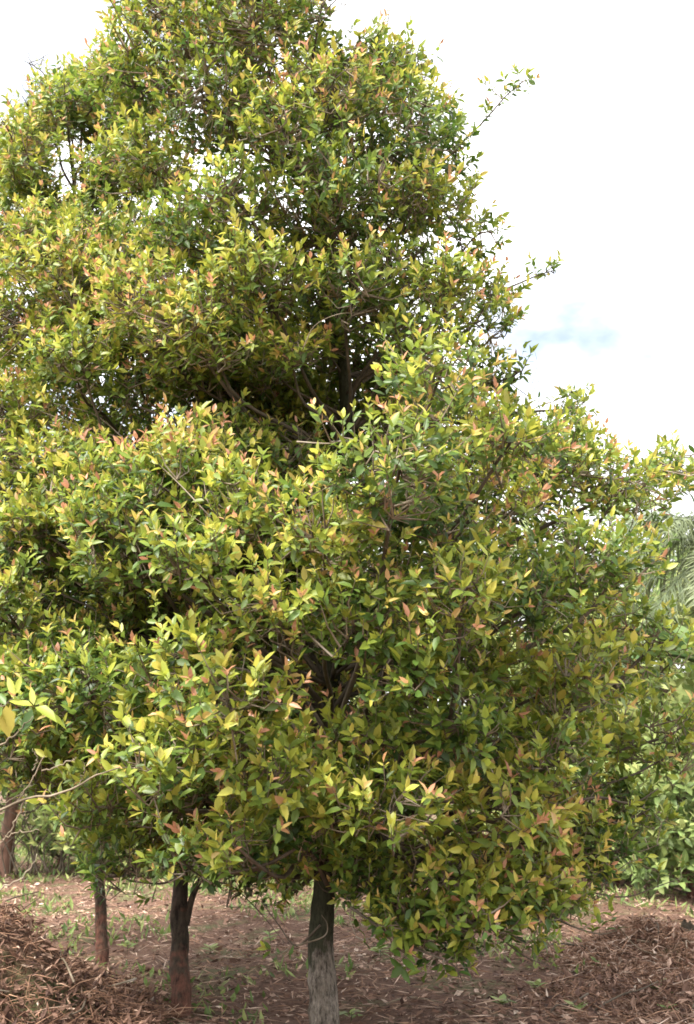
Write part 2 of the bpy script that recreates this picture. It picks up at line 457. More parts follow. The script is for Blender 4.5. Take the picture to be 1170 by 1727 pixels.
class Tree:
    pass
TREES = []
def build_tree(label, group, trunk_pts, trunk_r, profile, n_clump, n_shoot, leaf_len, bark, extra=(), keep=None, voids=(),
               trunk_sides=18, flush=0.4, clump_r=(0.20, 0.42), name='evergreen_tree', mat=None, tone0=0.0, inner=0.14, pairs=5, limb_min=0.95, sprays=(), thin=(), twig_every=1):
    """trunk through trunk_pts, limbs out to leafy clumps spread under the crown profile [(height, radius)...]"""
    T = Tree()
    base = np.array(trunk_pts[0], float)
    T.base = base
    T.root = thing(name, label, 'tree', tuple(base), group)
    path = spline(trunk_pts, 90)
    r = np.interp(np.linspace(0, 1, 90), [0, 0.012, 0.03, 0.15, 0.5, 1], np.array([1.75, 1.28, 1.06, 0.92, 0.55, 0.1]) * trunk_r)
    path[1:, :2] += (0.006 * np.sin(np.linspace(0, 40, 89))[:, None] * [1, 0.4] + rng.normal(scale=0.002, size=(89, 2)))
    V, l, c = tube_arrays(path[None] - base, r[None], trunk_sides)
    # uneven bark: push the rings in and out
    Vr = V.reshape(90, trunk_sides, 3)
    cen = path - base
    ph = rng.uniform(0, 6.28, 6)
    a = np.arange(trunk_sides) * 2 * math.pi / trunk_sides
    zz = np.linspace(0, 1, 90)[:, None]
    zk = zz * np.linalg.norm(path[-1] - path[0])
    k = 1 + 0.10 * np.exp(-((zk - 0.62) / 0.05) ** 2) * (1 + np.sin(a[None] + ph[3])) + 0.08 * np.exp(-((zk - 0.36) / 0.04) ** 2) * (1 + np.sin(a[None] + ph[4])) + 0.22 * np.exp(-zk / 0.10) * (0.6 + 0.6 * np.sin(3 * a[None] + ph[5])) + 0.07 * np.sin(2 * a[None] + ph[0] + 9 * zz) + 0.06 * np.sin(3 * a[None] + ph[1] - 14 * zz) + 0.05 * np.sin(30 * zz + ph[2] + a[None])
    Vr = cen[:, None] + (Vr - cen[:, None]) * k[..., None]
    obj('trunk', mesh_np('trunk', Vr.reshape(-1, 3), l, c, [bark]), T.root)
    hs, rs = zip(*profile)
    def axis(h):
        return np.stack([np.interp(h, path[:, 2], path[:, 0]), np.interp(h, path[:, 2], path[:, 1])], -1)
    # clumps
    cl = [(np.array(p, float), rr, 1.0) for p, rr in extra]
    tries = 0
    wgt = np.array(rs) + 0.2
    hgrid = np.linspace(hs[0], hs[-1], 200)
    w = np.interp(hgrid, hs, wgt); w /= w.sum()
    while len(cl) < n_clump + len(extra) and tries < 12000:
        tries += 1
        h = rng.choice(hgrid, p=w)
        az = rng.uniform(0, 2 * math.pi)
        Rm = np.interp(h, hs, rs) * (1 + 0.10 * math.sin(3 * az + h * 1.7) + 0.06 * math.sin(5 * az - 2.3 * h))
        f = rng.uniform(0.62, 0.93) if rng.random() > inner else rng.uniform(0.25, 0.62)
        rr = rng.uniform(*clump_r)
        rr = min(rr, 0.35 * Rm + 0.12)
        rad = max(Rm * f - rr * 0.3, 0.05)
        c2 = axis(h)
        p = np.array([c2[0] + rad * math.sin(az), c2[1] + rad * math.cos(az), h])
        if any(np.linalg.norm(p - q) < 0.60 * (rr + r2) for q, r2, _ in cl): continue
        if any(np.linalg.norm(p - vc) < vr + 0.4 * rr for vc, vr in voids): continue
        if keep is not None and not keep(p[None], 0.0)[0]: continue
        cl.append((p, rr, 1.0))
    T.clumps = cl
    # limbs
    limb_paths, limb_rad = [], []
    for p, rr, _ in cl:
        ax_p = axis(p[2])
        dist = math.hypot(p[0] - ax_p[0], p[1] - ax_p[1])
        h0 = max(p[2] - dist * rng.uniform(0.35, 0.75), base[2] + limb_min * rng.uniform(1.0, 1.6))
        h0 = min(h0, path[-1, 2] - 0.25)
        a0 = axis(h0)
        s = np.array([a0[0], a0[1], h0])
        m1 = s + (p - s) * 0.35 + rng.normal(scale=0.05 * dist + 0.01, size=3) - np.array([0, 0, 0.02 * dist])
        m2 = s + (p - s) * 0.7 + rng.normal(scale=0.05 * dist + 0.01, size=3) - np.array([0, 0, 0.03 * dist])
        tip = p + norm(np.array([p[0] - ax_p[0], p[1] - ax_p[1], 0.45 * max(dist, 0.2)])) * rr * 0.55
        lp = spline([s, m1, m2, p, tip], 16)
        r0 = 0.008 + 0.006 * dist + 0.008 * rr
        limb_paths.append(lp)
        limb_rad.append(np.linspace(r0, 0.004, 16))
    for lp, lr in zip(limb_paths, limb_rad):
        obj('limb', tube_mesh('limb', lp[None] - base, lr[None], 5, M_limb), T.root)
    # shoots
    area = np.array([rr ** 2 for _, rr, _ in cl]); area /= area.sum()
    which = rng.choice(len(cl), size=n_shoot, p=area)
    C = np.array([p for p, _, _ in cl]); RR = np.array([rr for _, rr, _ in cl])
    d = rand_dirs(n_shoot)
    d[:, 2] = d[:, 2] * 0.85 + 0.12
    axp = axis(C[:, 2])
    outw = np.concatenate([C[:, :2] - axp, np.zeros((len(C), 1))], 1)
    outw = norm(outw + 1e-6)[which]
    rad = rng.uniform(0.15, 1.0, n_shoot) ** 0.6 * np.where(rng.random(n_shoot) < 0.22, rng.uniform(1.0, 1.45, n_shoot), 1.0)
    B = C[which] + d * (RR[which] * rad * 1.04)[:, None] * np.array([1, 1, 0.82])
    D = norm(0.42 * outw + 0.55 * d + np.array([0, 0, 0.80]) + rng.normal(scale=0.28, size=(n_shoot, 3)))
    ok = np.ones(n_shoot, bool)
    for vc, vr in voids:
        ok &= np.linalg.norm(B - vc, axis=1) > vr * rng.uniform(0.85, 1.1, n_shoot)
    for vc, vr, pr in thin:
        ok &= (np.linalg.norm(B - vc, axis=1) > vr) | (rng.random(n_shoot) > pr)
    ok &= (C[which, 1] < axp[which, 1] + 0.4) | (rng.random(n_shoot) > 0.28)      # lighter foliage on the far side
    if keep is not None: ok &= keep(B + D * 0.12, 1.0)
    ok &= B[:, 2] > 0.15
    B, D, which = B[ok], D[ok], which[ok]
    cv = rng.normal(scale=0.085, size=len(cl))
    if len(extra): cv[:4] = 0.10
    fl = np.clip(flush * 1.5 + rng.normal(scale=0.28, size=len(cl)), 0.05, 0.95)[which] * (rad[ok] > 0.72)     # new growth is at the ends of the branches
    vig = cv[which] + rng.normal(scale=0.07, size=len(B)) + tone0
    # loose sprays that stick out of the crown, and bare dead branches
    xb, xa = [], []
    for pts, r0, sites in sprays:
        lp = spline(pts, 16)
        obj('limb' if len(sites) else 'bare_branch', tube_mesh('limb', lp[None] - base, np.linspace(r0, r0 * 0.3, 16)[None], 5, M_twig if r0 < 0.007 else (bark if r0 > 0.024 else M_limb)), T.root)
        for q in sites:
            k = int(np.argmin(np.linalg.norm(lp - q, axis=1)))
            xb.append(q); xa.append(lp[k])
    if xb:
        xb = np.array(xb); nx = len(xb)
        xd = norm(xb - np.array(xa) + np.array([0, 0, 0.06]) + rng.normal(scale=0.03, size=xb.shape))
        fl = np.concatenate([fl, np.full(nx, flush)]); B = np.vstack([B, xb]); D = np.vstack([D, xd]); vig = np.concatenate([vig, rng.normal(0.05, 0.05, nx)])
    nearer = np.where((B[:, 2] < 2.2) & (B[:, 1] < base[1] - 0.9), 1.10, np.where(B[:, 2] > 4.2, 0.94, 1.0))
    leaves, tips = shoots_to_leaves(B, D, vig, pairs, leaf_len * nearer, droop=0.35, flush=fl)
    # twigs: from the limb of the clump to the base of each shoot and on up its stem
    nW = len(which)
    LPA = np.array(limb_paths)
    ncl, NB = len(cl), 6 if twig_every == 1 else 2
    st_i = rng.integers(9, 15, (ncl, NB))
    S0 = LPA[np.arange(ncl)[:, None], st_i]
    gd = rng.normal(size=(ncl, NB, 3)); gd[..., 2] += 0.25
    E0 = C[:, None] + norm(gd) * (RR[:, None, None] * rng.uniform(0.55, 0.85, (ncl, NB, 1)))
    tt = np.linspace(0, 1, 6)[None, None, :, None]
    SB = S0[:, :, None] * (1 - tt) + E0[:, :, None] * tt
    SB = SB + rng.normal(scale=0.018, size=SB.shape) * np.sin(tt * math.pi) - np.array([0, 0, 0.05]) * RR[:, None, None, None] * np.sin(tt * math.pi)
    sub = SB.reshape(ncl * NB, 6, 3)
    V, l, c = tube_arrays(sub - base, np.tile(np.linspace(0.0062, 0.0026, 6), (ncl * NB, 1)), 3, caps=False)
    obj('branchlets', mesh_np('branchlets', V, l, c, [M_limb]), T.root, kind='stuff')
    cand = SB[:, :, 1:].reshape(ncl, NB * 5, 3)[which]
    dd = np.linalg.norm(cand - (B[:nW] - D[:nW] * 0.05)[:, None], axis=2)
    A = cand[np.arange(nW), np.argmin(dd, axis=1)]
    if len(xb): A = np.vstack([A, np.array(xa)])
    mid = (A + B) / 2 + rng.normal(scale=0.03, size=B.shape) - np.array([0, 0, 0.025])
    sel = np.arange(len(B)) % twig_every == 0
    k = 0.5 + rng.random(len(B))
    paths = np.stack([A, mid * 0.4 + B * 0.6, tips], 1)[sel]
    radii = np.stack([0.0050 * k, 0.0034 * k, 0.0012 * k], 1)[sel]
    V, l, c = tube_arrays(paths - base, radii, 3, caps=False)
    obj('twigs', mesh_np('twigs', V, l, c, [M_twig]), T.root, kind='stuff')
    T.leaves = leaves
    T.mat = mat or M_leaf
    TREES.append(T)
    return T

# ------------------------------------------------------------------ the ground
def ground_z(x, y):
    x = np.asarray(x, float); y = np.asarray(y, float)
    far = np.clip((np.hypot(x, y) - 30) / 60, 0, 1)
    near = 0.035 * np.sin(1.3 * x + 0.7 * y) + 0.03 * np.sin(0.6 * x - 1.9 * y + 1.0) + 0.02 * np.sin(3.1 * x + 2.3 * y)
    return near * (1 - far) - 0.02
gx = np.concatenate([[-1500, -400, -120, -60, -35], np.linspace(-22, 22, 111), [35, 60, 120, 400, 1500]])
gy = np.concatenate([[-1500, -400, -100, -30, -10], np.linspace(-4, 40, 111), [60, 90, 150, 400, 1500]])
GX, GY = np.meshgrid(gx, gy)
GV = np.stack([GX, GY, ground_z(GX, GY)], -1).reshape(-1, 3)
ii = np.arange(len(gx) * len(gy)).reshape(len(gy), len(gx))
GF = np.stack([ii[:-1, :-1], ii[:-1, 1:], ii[1:, 1:], ii[1:, :-1]], -1).reshape(-1, 4)
obj('ground', mesh_np('ground', GV, GF.ravel(), np.full(len(GF), 4), [M_soil]), None, kind='structure',
    label='reddish brown soil under dry leaf litter', category='ground')

# ------------------------------------------------------------------ the three trees in front
SIL = [(165, -700), (150, 20), (172, 85), (95, 105), (40, 150), (5, 205), (-60, 240), (-900, 300), (-900, 2600), (2600, 2600), (2600, 700),
       (1170, 752), (1135, 728), (1105, 770), (1075, 768), (1040, 712), (985, 690), (965, 655), (930, 690), (885, 690), (880, 640), (893, 545),
       (872, 455), (842, 400), (830, 320), (808, 240), (780, 190), (738, 105), (690, 55), (630, 32), (585, 75), (552, 70), (545, 20), (500, -700)]
BOTX = [-400, 0, 120, 150, 200, 240, 280, 330, 420, 500, 590, 640, 760, 940, 1000, 1060, 1170, 1500]
BOTY = [1400, 1405, 1420, 1475, 1480, 1430, 1485, 1515, 1515, 1545, 1570, 1630, 1665, 1630, 1570, 1500, 1450, 1420]
def keep_fn(hmin_far=True):
    def keep(P, strict):
        x, y, z = proj(P)
        j = rng.normal(scale=13, size=(2, len(x))) if strict else np.zeros((2, len(x)))
        m = 18 if strict else 45
        ok = in_poly(x + j[0], y - m * 0.3 + j[1], SIL)
        ok &= (y + (8 if strict else -20)) < np.interp(x, BOTX, BOTY) + j[1] * 1.5 + 22 * np.sin(x * 0.055) + 14 * np.sin(x * 0.13 + 1)
        return ok
    return keep
KEEP = keep_fn()

# sizes in pixels become metres at the depth of the thing
def clump(px, py, Y, rpx):
    p = at(px, py, Y)
    z = float((p - np.array([0, 0, EYE])) @ FWD)
    return p, rpx / FPX * z
Y1, Y2, Y3 = 7.4, 8.2, 10.0
def void(px, py, Y, rpx):
    return clump(px, py, Y, rpx)

trunk1 = [ground_at(546, 1742) - [0, 0, 0.05], at(545, 1600, Y1), at(550, 1420, Y1), at(558, 1150, Y1), at(575, 850, Y1), at(582, 640, Y1),
          at(560, 430, Y1 + 0.05), at(505, 180, Y1), at(450, -20, Y1), at(420, -130, Y1)]
ex1 = [clump(455, 1315, 5.75, 95), clump(395, 1425, 5.75, 70), clump(655, 1375, 5.7, 95), clump(560, 1395, 5.9, 60),
       clump(310, 1250, 6.3, 80),
       clump(300, 845, 6.3, 105), clump(430, 870, 5.9, 105), clump(560, 920, 5.6, 115), clump(680, 880, 5.8, 110),
       clump(200, 900, 6.4, 95), clump(810, 850, 6.2, 110), clump(930, 800, 6.6, 110), clump(1050, 830, 6.9, 100), clump(1120, 800, 7.3, 70),
       clump(960, 690, 7.4, 45), clump(470, 1040, 5.6, 100), clump(600, 1060, 5.6, 100), clump(700, 1140, 5.6, 85), clump(880, 1030, 6.0, 95),
       clump(1000, 970, 6.3, 100), clump(780, 990, 5.9, 80), clump(960, 1150, 6.3, 95), clump(760, 1230, 5.9, 90), clump(850, 1380, 6.2, 110),
       clump(930, 1290, 6.2, 90), clump(760, 1480, 6.3, 90), clump(880, 1500, 6.5, 90), clump(690, 1550, 6.6, 70), clump(960, 1420, 6.7, 90),
       clump(620, 1250, 6.0, 75), clump(1090, 1100, 6.9, 90), clump(1100, 1250, 7.0, 100), clump(1060, 1380, 7.0, 70),
       clump(350, 560, 6.5, 110), clump(250, 520, 6.7, 90), clump(440, 480, 6.4, 90), clump(600, 500, 6.4, 80), clump(490, 600, 6.5, 60),
       clump(780, 560, 7.0, 90), clump(830, 500, 7.3, 65), clump(745, 700, 6.9, 90), clump(850, 640, 7.2, 60), clump(690, 720, 6.8, 60),
       clump(560, 330, 6.4, 110), clump(680, 240, 6.7, 110), clump(400, 340, 6.4, 80), clump(360, 180, 6.6, 110), clump(300, 60, 6.8, 120),
       clump(440, 60, 6.6, 110), clump(560, 170, 6.5, 100), clump(640, 110, 6.8, 85), clump(690, 120, 7.2, 60), clump(760, 260, 7.2, 70),
       clump(240, 280, 6.9, 90), clump(720, 370, 7.0, 80), clump(800, 400, 7.5, 60), clump(300, 400, 6.6, 70), clump(230, 150, 7.2, 90),
       clump(480, 230, 6.3, 80), clump(520, -60, 7.1, 100), clump(380, -60, 7.0, 110),
       clump(700, 1560, 6.4, 75), clump(800, 1560, 6.3, 80), clump(890, 1545, 6.5, 75), clump(620, 1500, 6.6, 60), clump(950, 1520, 6.8, 65), clump(750, 1600, 6.6, 60), clump(1010, 1450, 6.8, 70), clump(520, 1440, 6.5, 50), clump(440, 1450, 6.3, 45), clump(590, 1460, 6.5, 50), clump(690, 430, 7.0, 60), clump(640, 560, 6.8, 50), clump(725, 490, 7.4, 65), clump(650, 390, 6.8, 70), clump(700, 560, 7.2, 60),
       clump(620, 440, 7.3, 55), clump(590, 420, 6.7, 60), clump(545, 1475, 6.8, 45), clump(490, 1480, 6.8, 40),
       clump(500, 650, 7.9, 110), clump(620, 610, 7.8, 80), clump(410, 700, 7.8, 110), clump(650, 740, 7.7, 80), clump(540, 480, 7.9, 100), clump(530, 390, 6.9, 80), clump(690, 610, 7.8, 75),
       clump(480, 430, 7.3, 80), clump(600, 700, 8.1, 90), clump(330, 640, 7.6, 90), clump(540, 580, 7.2, 70), clump(450, 620, 7.2, 80), clump(600, 330, 7.2, 80), clump(500, 770, 8.0, 80), clump(590, 760, 8.3, 80), clump(420, 780, 8.0, 80), clump(660, 690, 8.2, 70), clump(540, 690, 7.7, 60)]
vo1 = [void(520, 710, 6.1, 95), void(610, 610, 6.2, 55), void(400, 700, 6.2, 75), void(570, 790, 6.2, 45),
       void(255, 1060, 6.0, 90), void(790, 1085, 5.8, 60), void(540, 1180, 5.9, 62), void(425, 285, 6.1, 38), void(450, 405, 6.1, 32), void(880, 1215, 6.0, 70),
       void(420, 1140, 5.9, 60), void(650, 500, 7.0, 60), void(560, 1530, 6.8, 60), void(300, 1380, 6.0, 60)]
prof1 = [(0.75, 1.2), (1.1, 1.7), (1.6, 2.2), (2.4, 2.45), (3.1, 2.45), (3.6, 2.2), (3.95, 1.55), (4.4, 1.3), (5.0, 1.25), (6.0, 1.3), (7.0, 1.25), (7.8, 1.0), (8.4, 0.4)]
gap = [void(112, 292, Y, 33) for Y in (7.0, 7.5, 8.0, 8.5, 9.0, 9.5, 10.0, 10.5, 11.0, 11.5)] + [void(35, 350, Y, 18) for Y in (7.5, 8.0, 8.5, 9.0, 9.5, 10.0, 10.5, 11.0)] + [void(200, 125, Y, 14) for Y in (7.2, 7.6, 8.0, 9.5, 10.0, 10.5)]
vo1 += gap + [void(540, 730, 6.6, 80), void(580, 775, 6.5, 55), void(460, 705, 6.7, 80), void(340, 705, 6.8, 60), void(600, 660, 6.8, 55), void(530, 740, 6.9, 70), void(600, 700, 6.5, 50), void(330, 690, 6.4, 70), void(250, 715, 6.4, 60), void(470, 640, 6.1, 60), void(330, 690, 5.9, 60), void(450, 700, 5.7, 70), void(180, 720, 6.6, 60), void(560, 720, 5.7, 60)]
vo1 += [void(1135, 1010, Y, 62) for Y in (6.2, 6.6, 7.0, 7.4, 7.8, 8.2)] 
vo1 += [void(1090, 1020, Y, 30) for Y in (6.2, 6.6, 7.0, 7.4, 7.8)]
th1 = [(*void(1010, 1490, Y, 80), 0.45) for Y in (6.4, 7.0, 7.6)] + [(*void(700, 470, Y, 150), 0.2) for Y in (6.9, 7.6, 8.3)] + [(*void(760, 560, Y, 90), 0.4) for Y in (7.2, 8.0)] + [(*void(1110, py, Y, 110), 0.35) for py in (1080, 1220, 1360) for Y in (6.6, 7.4, 8.2)]
def pts(Y, *p):
    return [at(x, y, Y) for x, y in p]
sp1 = [(pts(7.7, (690, 340), (760, 260), (815, 205), (850, 165), (880, 138)), 0.011, pts(7.7, (818, 196), (812, 205), (800, 215), (826, 185), (858, 150), (890, 135), (868, 145), (822, 150), (845, 175), (838, 160), (862, 158), (876, 138), (885, 143), (870, 132), (882, 155))),
       (pts(7.6, (820, 500), (870, 480), (905, 465), (935, 455)), 0.009, pts(7.6, (905, 462), (890, 470), (920, 458), (932, 456), (938, 450), (928, 464))),
       (pts(7.5, (900, 760), (940, 710), (958, 670), (966, 655)), 0.010, pts(7.5, (950, 690), (966, 660), (958, 672), (975, 690))),
       (pts(7.3, (640, 120), (652, 50), (660, -10)), 0.007, []), (pts(7.3, (650, 60), (628, 25), (600, -15)), 0.0045, []),
       (pts(7.3, (660, 80), (690, 40), (725, 5)), 0.0042, []), (pts(7.4, (735, 200), (760, 150), (757, 105), (752, 70)), 0.0042, []),
       (pts(7.4, (745, 170), (765, 135), (778, 108)), 0.0038, []), (pts(7.4, (700, 110), (725, 75), (745, 60)), 0.0036, []),
       (pts(7.4, (880, 690), (910, 640), (930, 600)), 0.0025, []), (pts(7.4, (885, 680), (905, 620), (900, 585)), 0.0022, []),
       (pts(6.6, (800, 1130), (960, 1060), (1012, 1012), (1042, 1010), (1065, 985), (1095, 955), (1122, 932)), 0.017, pts(6.6, (1120, 930), (1105, 920), (1130, 925))),
       (pts(6.4, (700, 1180), (790, 1215), (850, 1240), (950, 1247)), 0.015, []), (pts(6.4, (850, 1240), (900, 1225), (945, 1195)), 0.009, []),
       (pts(6.2, (545, 1395), (470, 1448), (400, 1470), (345, 1478)), 0.013, pts(6.2, (350, 1470), (335, 1465), (390, 1455), (420, 1450))),
       (pts(6.0, (460, 1395), (480, 1385), (500, 1370), (512, 1340)), 0.006, []),
       (pts(6.6, (548, 1300), (440, 1150), (390, 1125), (350, 1110)), 0.016, []), (pts(6.6, (548, 1230), (500, 1165), (430, 1165)), 0.013, []),
       (pts(6.7, (750, 1340), (900, 1375), (1000, 1345), (1065, 1355), (1110, 1330)), 0.014, []),
       (pts(6.9, (750, 1480), (960, 1500), (1050, 1513), (1100, 1498), (1150, 1480)), 0.007, pts(6.9, (1110, 1490), (1150, 1475))),
       (pts(6.9, (820, 1450), (900, 1400), (960, 1350), (1010, 1300)), 0.018, []),
       (pts(7.1, (600, 1490), (560, 1505), (540, 1495), (535, 1470)), 0.007, []),
       (pts(7.1, (500, 1595), (545, 1580), (552, 1560), (542, 1543)), 0.006, []),
       (pts(7.2, (540, 1560), (500, 1595), (470, 1560), (440, 1520)), 0.008, pts(7.2, (472, 1610), (440, 1520))),
       (pts(6.3, (590, 1530), (680, 1590), (760, 1625), (780, 1655)), 0.009, pts(6.3, (690, 1610), (670, 1600), (720, 1640), (745, 1625), (680, 1630), (770, 1640))),
       (pts(6.7, (900, 1440), (1000, 1430), (1060, 1440), (1110, 1425)), 0.008, pts(6.7, (1030, 1430), (1060, 1435), (1090, 1425), (1110, 1420), (1000, 1425))),
       (pts(6.6, (880, 1520), (960, 1560), (1010, 1575), (1040, 1570)), 0.008, pts(6.6, (950, 1560), (985, 1570), (1015, 1572), (1040, 1568), (920, 1560))),
       (pts(6.5, (820, 1560), (880, 1610), (930, 1630)), 0.007, pts(6.5, (850, 1600), (880, 1615), (905, 1625), (930, 1628))),
       (pts(6.9, (960, 1340), (1060, 1310), (1120, 1280), (1165, 1270)), 0.010, pts(6.9, (1040, 1310), (1080, 1300), (1120, 1275), (1160, 1268), (1140, 1280))),
       (pts(6.4, (620, 1500), (590, 1540), (600, 1580)), 0.006, pts(6.4, (590, 1540), (600, 1565), (612, 1590))),
       (pts(6.9, (540, 1470), (490, 1510), (450, 1530)), 0.007, pts(6.9, (500, 1510), (470, 1525), (445, 1530), (480, 1500))),
       (pts(6.2, (500, 745), (545, 748), (570, 745), (582, 725)), 0.006, []), (pts(6.2, (510, 590), (530, 550), (570, 530), (610, 528)), 0.004, [])]
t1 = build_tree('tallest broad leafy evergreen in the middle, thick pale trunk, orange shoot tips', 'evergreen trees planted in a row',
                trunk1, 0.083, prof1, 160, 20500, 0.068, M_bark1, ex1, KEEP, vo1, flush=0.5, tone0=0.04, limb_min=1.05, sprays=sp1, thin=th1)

trunk2 = [ground_at(303, 1695) - [0, 0, 0.05], at(305, 1625, Y2), at(301, 1560, Y2), at(303, 1480, Y2), at(294, 1400, Y2), at(280, 1150, Y2), at(250, 850, Y2), at(200, 600, Y2), at(170, 430, Y2)]
ex2 = [clump(100, 480, 7.5, 100), clump(190, 500, 7.4, 90), clump(40, 560, 7.6, 90), clump(230, 590, 7.4, 80), clump(120, 610, 7.4, 70),
       clump(60, 420, 7.9, 80), clump(150, 420, 7.8, 80), clump(20, 700, 7.6, 70), clump(90, 800, 7.4, 90), clump(60, 930, 7.4, 100),
       clump(180, 960, 7.1, 80), clump(110, 1120, 7.2, 90), clump(220, 1180, 7.1, 80), clump(40, 1200, 7.6, 90), clump(290, 1300, 7.3, 80),
       clump(190, 1340, 7.6, 70), clump(350, 1350, 7.6, 70), clump(300, 1430, 7.9, 60), clump(250, 1400, 7.7, 50), clump(370, 1440, 7.8, 50)]
vo2 = gap + [void(65, 530, 7.0, 24), void(140, 680, 7.2, 55), void(60, 650, 7.2, 35), void(250, 1060, 6.9, 90), void(240, 720, 7.2, 70)]
prof2 = [(1.5, 1.2), (2.0, 1.75), (3.0, 1.9), (3.8, 1.8), (4.6, 1.6), (5.3, 1.3), (5.9, 0.6)]
sp2 = [(pts(Y2, (312, 1560), (325, 1510), (345, 1470), (365, 1430)), 0.030, []), (pts(Y2, (300, 1535), (312, 1515), (316, 1490), (318, 1455)), 0.006, []),
       (pts(Y2 - 0.2, (300, 1480), (270, 1490), (220, 1485), (195, 1470)), 0.010, []), (pts(Y2, (330, 1500), (380, 1490), (430, 1530), (480, 1590)), 0.007, pts(Y2, (380, 1480), (440, 1510))),
       (pts(Y2, (290, 1600), (300, 1612), (318, 1600)), 0.006, []), (pts(Y2 - 0.3, (300, 1440), (250, 1425), (215, 1440)), 0.008, pts(Y2 - 0.3, (215, 1440), (235, 1425))),
       (pts(7.9, (300, 1440), (270, 1470), (262, 1500)), 0.006, pts(7.9, (275, 1465), (264, 1490), (260, 1510))), (pts(7.8, (310, 1430), (350, 1480), (380, 1500)), 0.006, pts(7.8, (345, 1480), (365, 1495), (385, 1500), (330, 1465))),
       (pts(7.4, (290, 900), (230, 760), (150, 740), (70, 735)), 0.010, []), (pts(7.4, (220, 750), (160, 700), (90, 680)), 0.006, []),
       (pts(7.4, (210, 740), (140, 720), (60, 690), (20, 670)), 0.005, []), (pts(7.4, (200, 730), (215, 690), (240, 640)), 0.005, []),
       (pts(7.4, (150, 740), (110, 755), (70, 750)), 0.004, []), (pts(7.4, (160, 742), (135, 760), (120, 780)), 0.004, []),
       (pts(7.3, (300, 1180), (220, 1110), (140, 1070), (95, 1050)), 0.016, []), (pts(7.3, (280, 1120), (180, 1040), (100, 1000), (50, 975)), 0.013, [])]
sp3 = [(pts(Y3, (168, 1530), (140, 1533), (120, 1522)), 0.005, []), (pts(Y3, (172, 1530), (210, 1528), (262, 1515)), 0.005, []),
       (pts(Y3, (170, 1440), (195, 1455), (210, 1465)), 0.008, pts(Y3, (210, 1460)))]
t2 = build_tree('slimmer leafy evergreen left of the tallest one, dark trunk with a reddish base', 'evergreen trees planted in a row',
                trunk2, 0.070, prof2, 100, 11000, 0.069, M_bark2, ex2, KEEP, vo2, flush=0.42, limb_min=1.3, tone0=0.06, sprays=sp2)

trunk3 = [ground_at(171, 1620) - [0, 0, 0.05], at(172, 1565, Y3), at(167, 1500, Y3), at(169, 1430, Y3), at(173, 1350, Y3), at(160, 1000, Y3), at(140, 600, Y3), at(125, 300, Y3), at(120, 120, Y3)]
ex3 = [clump(60, 200, 9.4, 80), clump(120, 160, 9.6, 70), clump(170, 210, 9.4, 80), clump(40, 290, 9.5, 70), clump(200, 320, 9.3, 70),
       clump(110, 380, 9.2, 80), clump(30, 400, 9.4, 60), clump(180, 120, 9.8, 60), clump(70, 120, 9.9, 60), clump(200, 250, 9.6, 70), clump(160, 300, 9.0, 60), clump(60, 340, 9.2, 60), clump(200, 400, 9.0, 70), clump(150, 1330, 9.2, 70), clump(90, 1300, 9.4, 70), clump(175, 1410, 9.7, 50), clump(160, 1450, 9.8, 35)]
vo3 = gap + [void(115, 290, 9.6, 44), void(30, 355, 9.6, 30), void(70, 310, 10.0, 28), void(125, 290, 10.6, 40)]
prof3 = [(1.6, 1.2), (2.3, 1.9), (4.0, 1.9), (5.5, 1.7), (7.0, 1.4), (8.2, 1.2), (8.7, 0.6)]
t3 = build_tree('farthest of the three evergreens at left, thin trunk behind the brush pile', 'evergreen trees planted in a row',
                trunk3, 0.054, prof3, 95, 8200, 0.075, M_bark2, ex3, KEEP, vo3, flush=0.4, limb_min=1.4, tone0=0.05, sprays=sp3)

# foliage: the 300 leaves of each tree that show largest are objects of their own, the rest one part
cells = {}
allz = []
for T in TREES:
    P, D, Nn, Ln, Wd = T.leaves[:5]
    x, y, z = proj(P + D * (Ln * 0.5)[:, None])
    T.px = (x, y, z)
    cid = (np.floor(x / 14).astype(int) + 4000) * 10000 + np.floor(y / 14).astype(int) + 4000
    T.cid = cid
    T.inframe = (x > 4) & (x < 1166) & (y > 4) & (y < 1723)
allc = np.concatenate([T.cid for T in TREES]); allzz = np.concatenate([T.px[2] for T in TREES])
o = np.lexsort((allzz, allc))
first = np.ones(len(o), bool); first[1:] = allc[o][1:] != allc[o][:-1]
front = np.zeros(len(o), bool); front[o[first]] = True
k0 = 0
for T in TREES:
    P, D, Nn, Ln, Wd, tone, var, rnd = T.leaves
    n = len(P)
    fr = front[k0:k0 + n] & T.inframe
    k0 += n
    view = norm(P - np.array([0, 0, EYE]))
    size = Ln * Wd * np.abs(np.sum(Nn * view, axis=1)) / T.px[2] ** 2
    size = np.where(fr, size, -1)
    pick = np.argsort(-size)[:300]
    rest = np.ones(n, bool); rest[pick] = False
    me = leaf_cloud('crown', P[rest] - T.base, D[rest], Nn[rest], Ln[rest], Wd[rest], var[rest], tone[rest], rnd[rest], T.mat)
    obj('crown', me, T.root, kind='stuff')
    for i in pick:
        leaf_object(T.root, T.base, P[i], D[i], Nn[i], Ln[i], Wd[i], var[i], tone[i], rnd[i], T.mat)

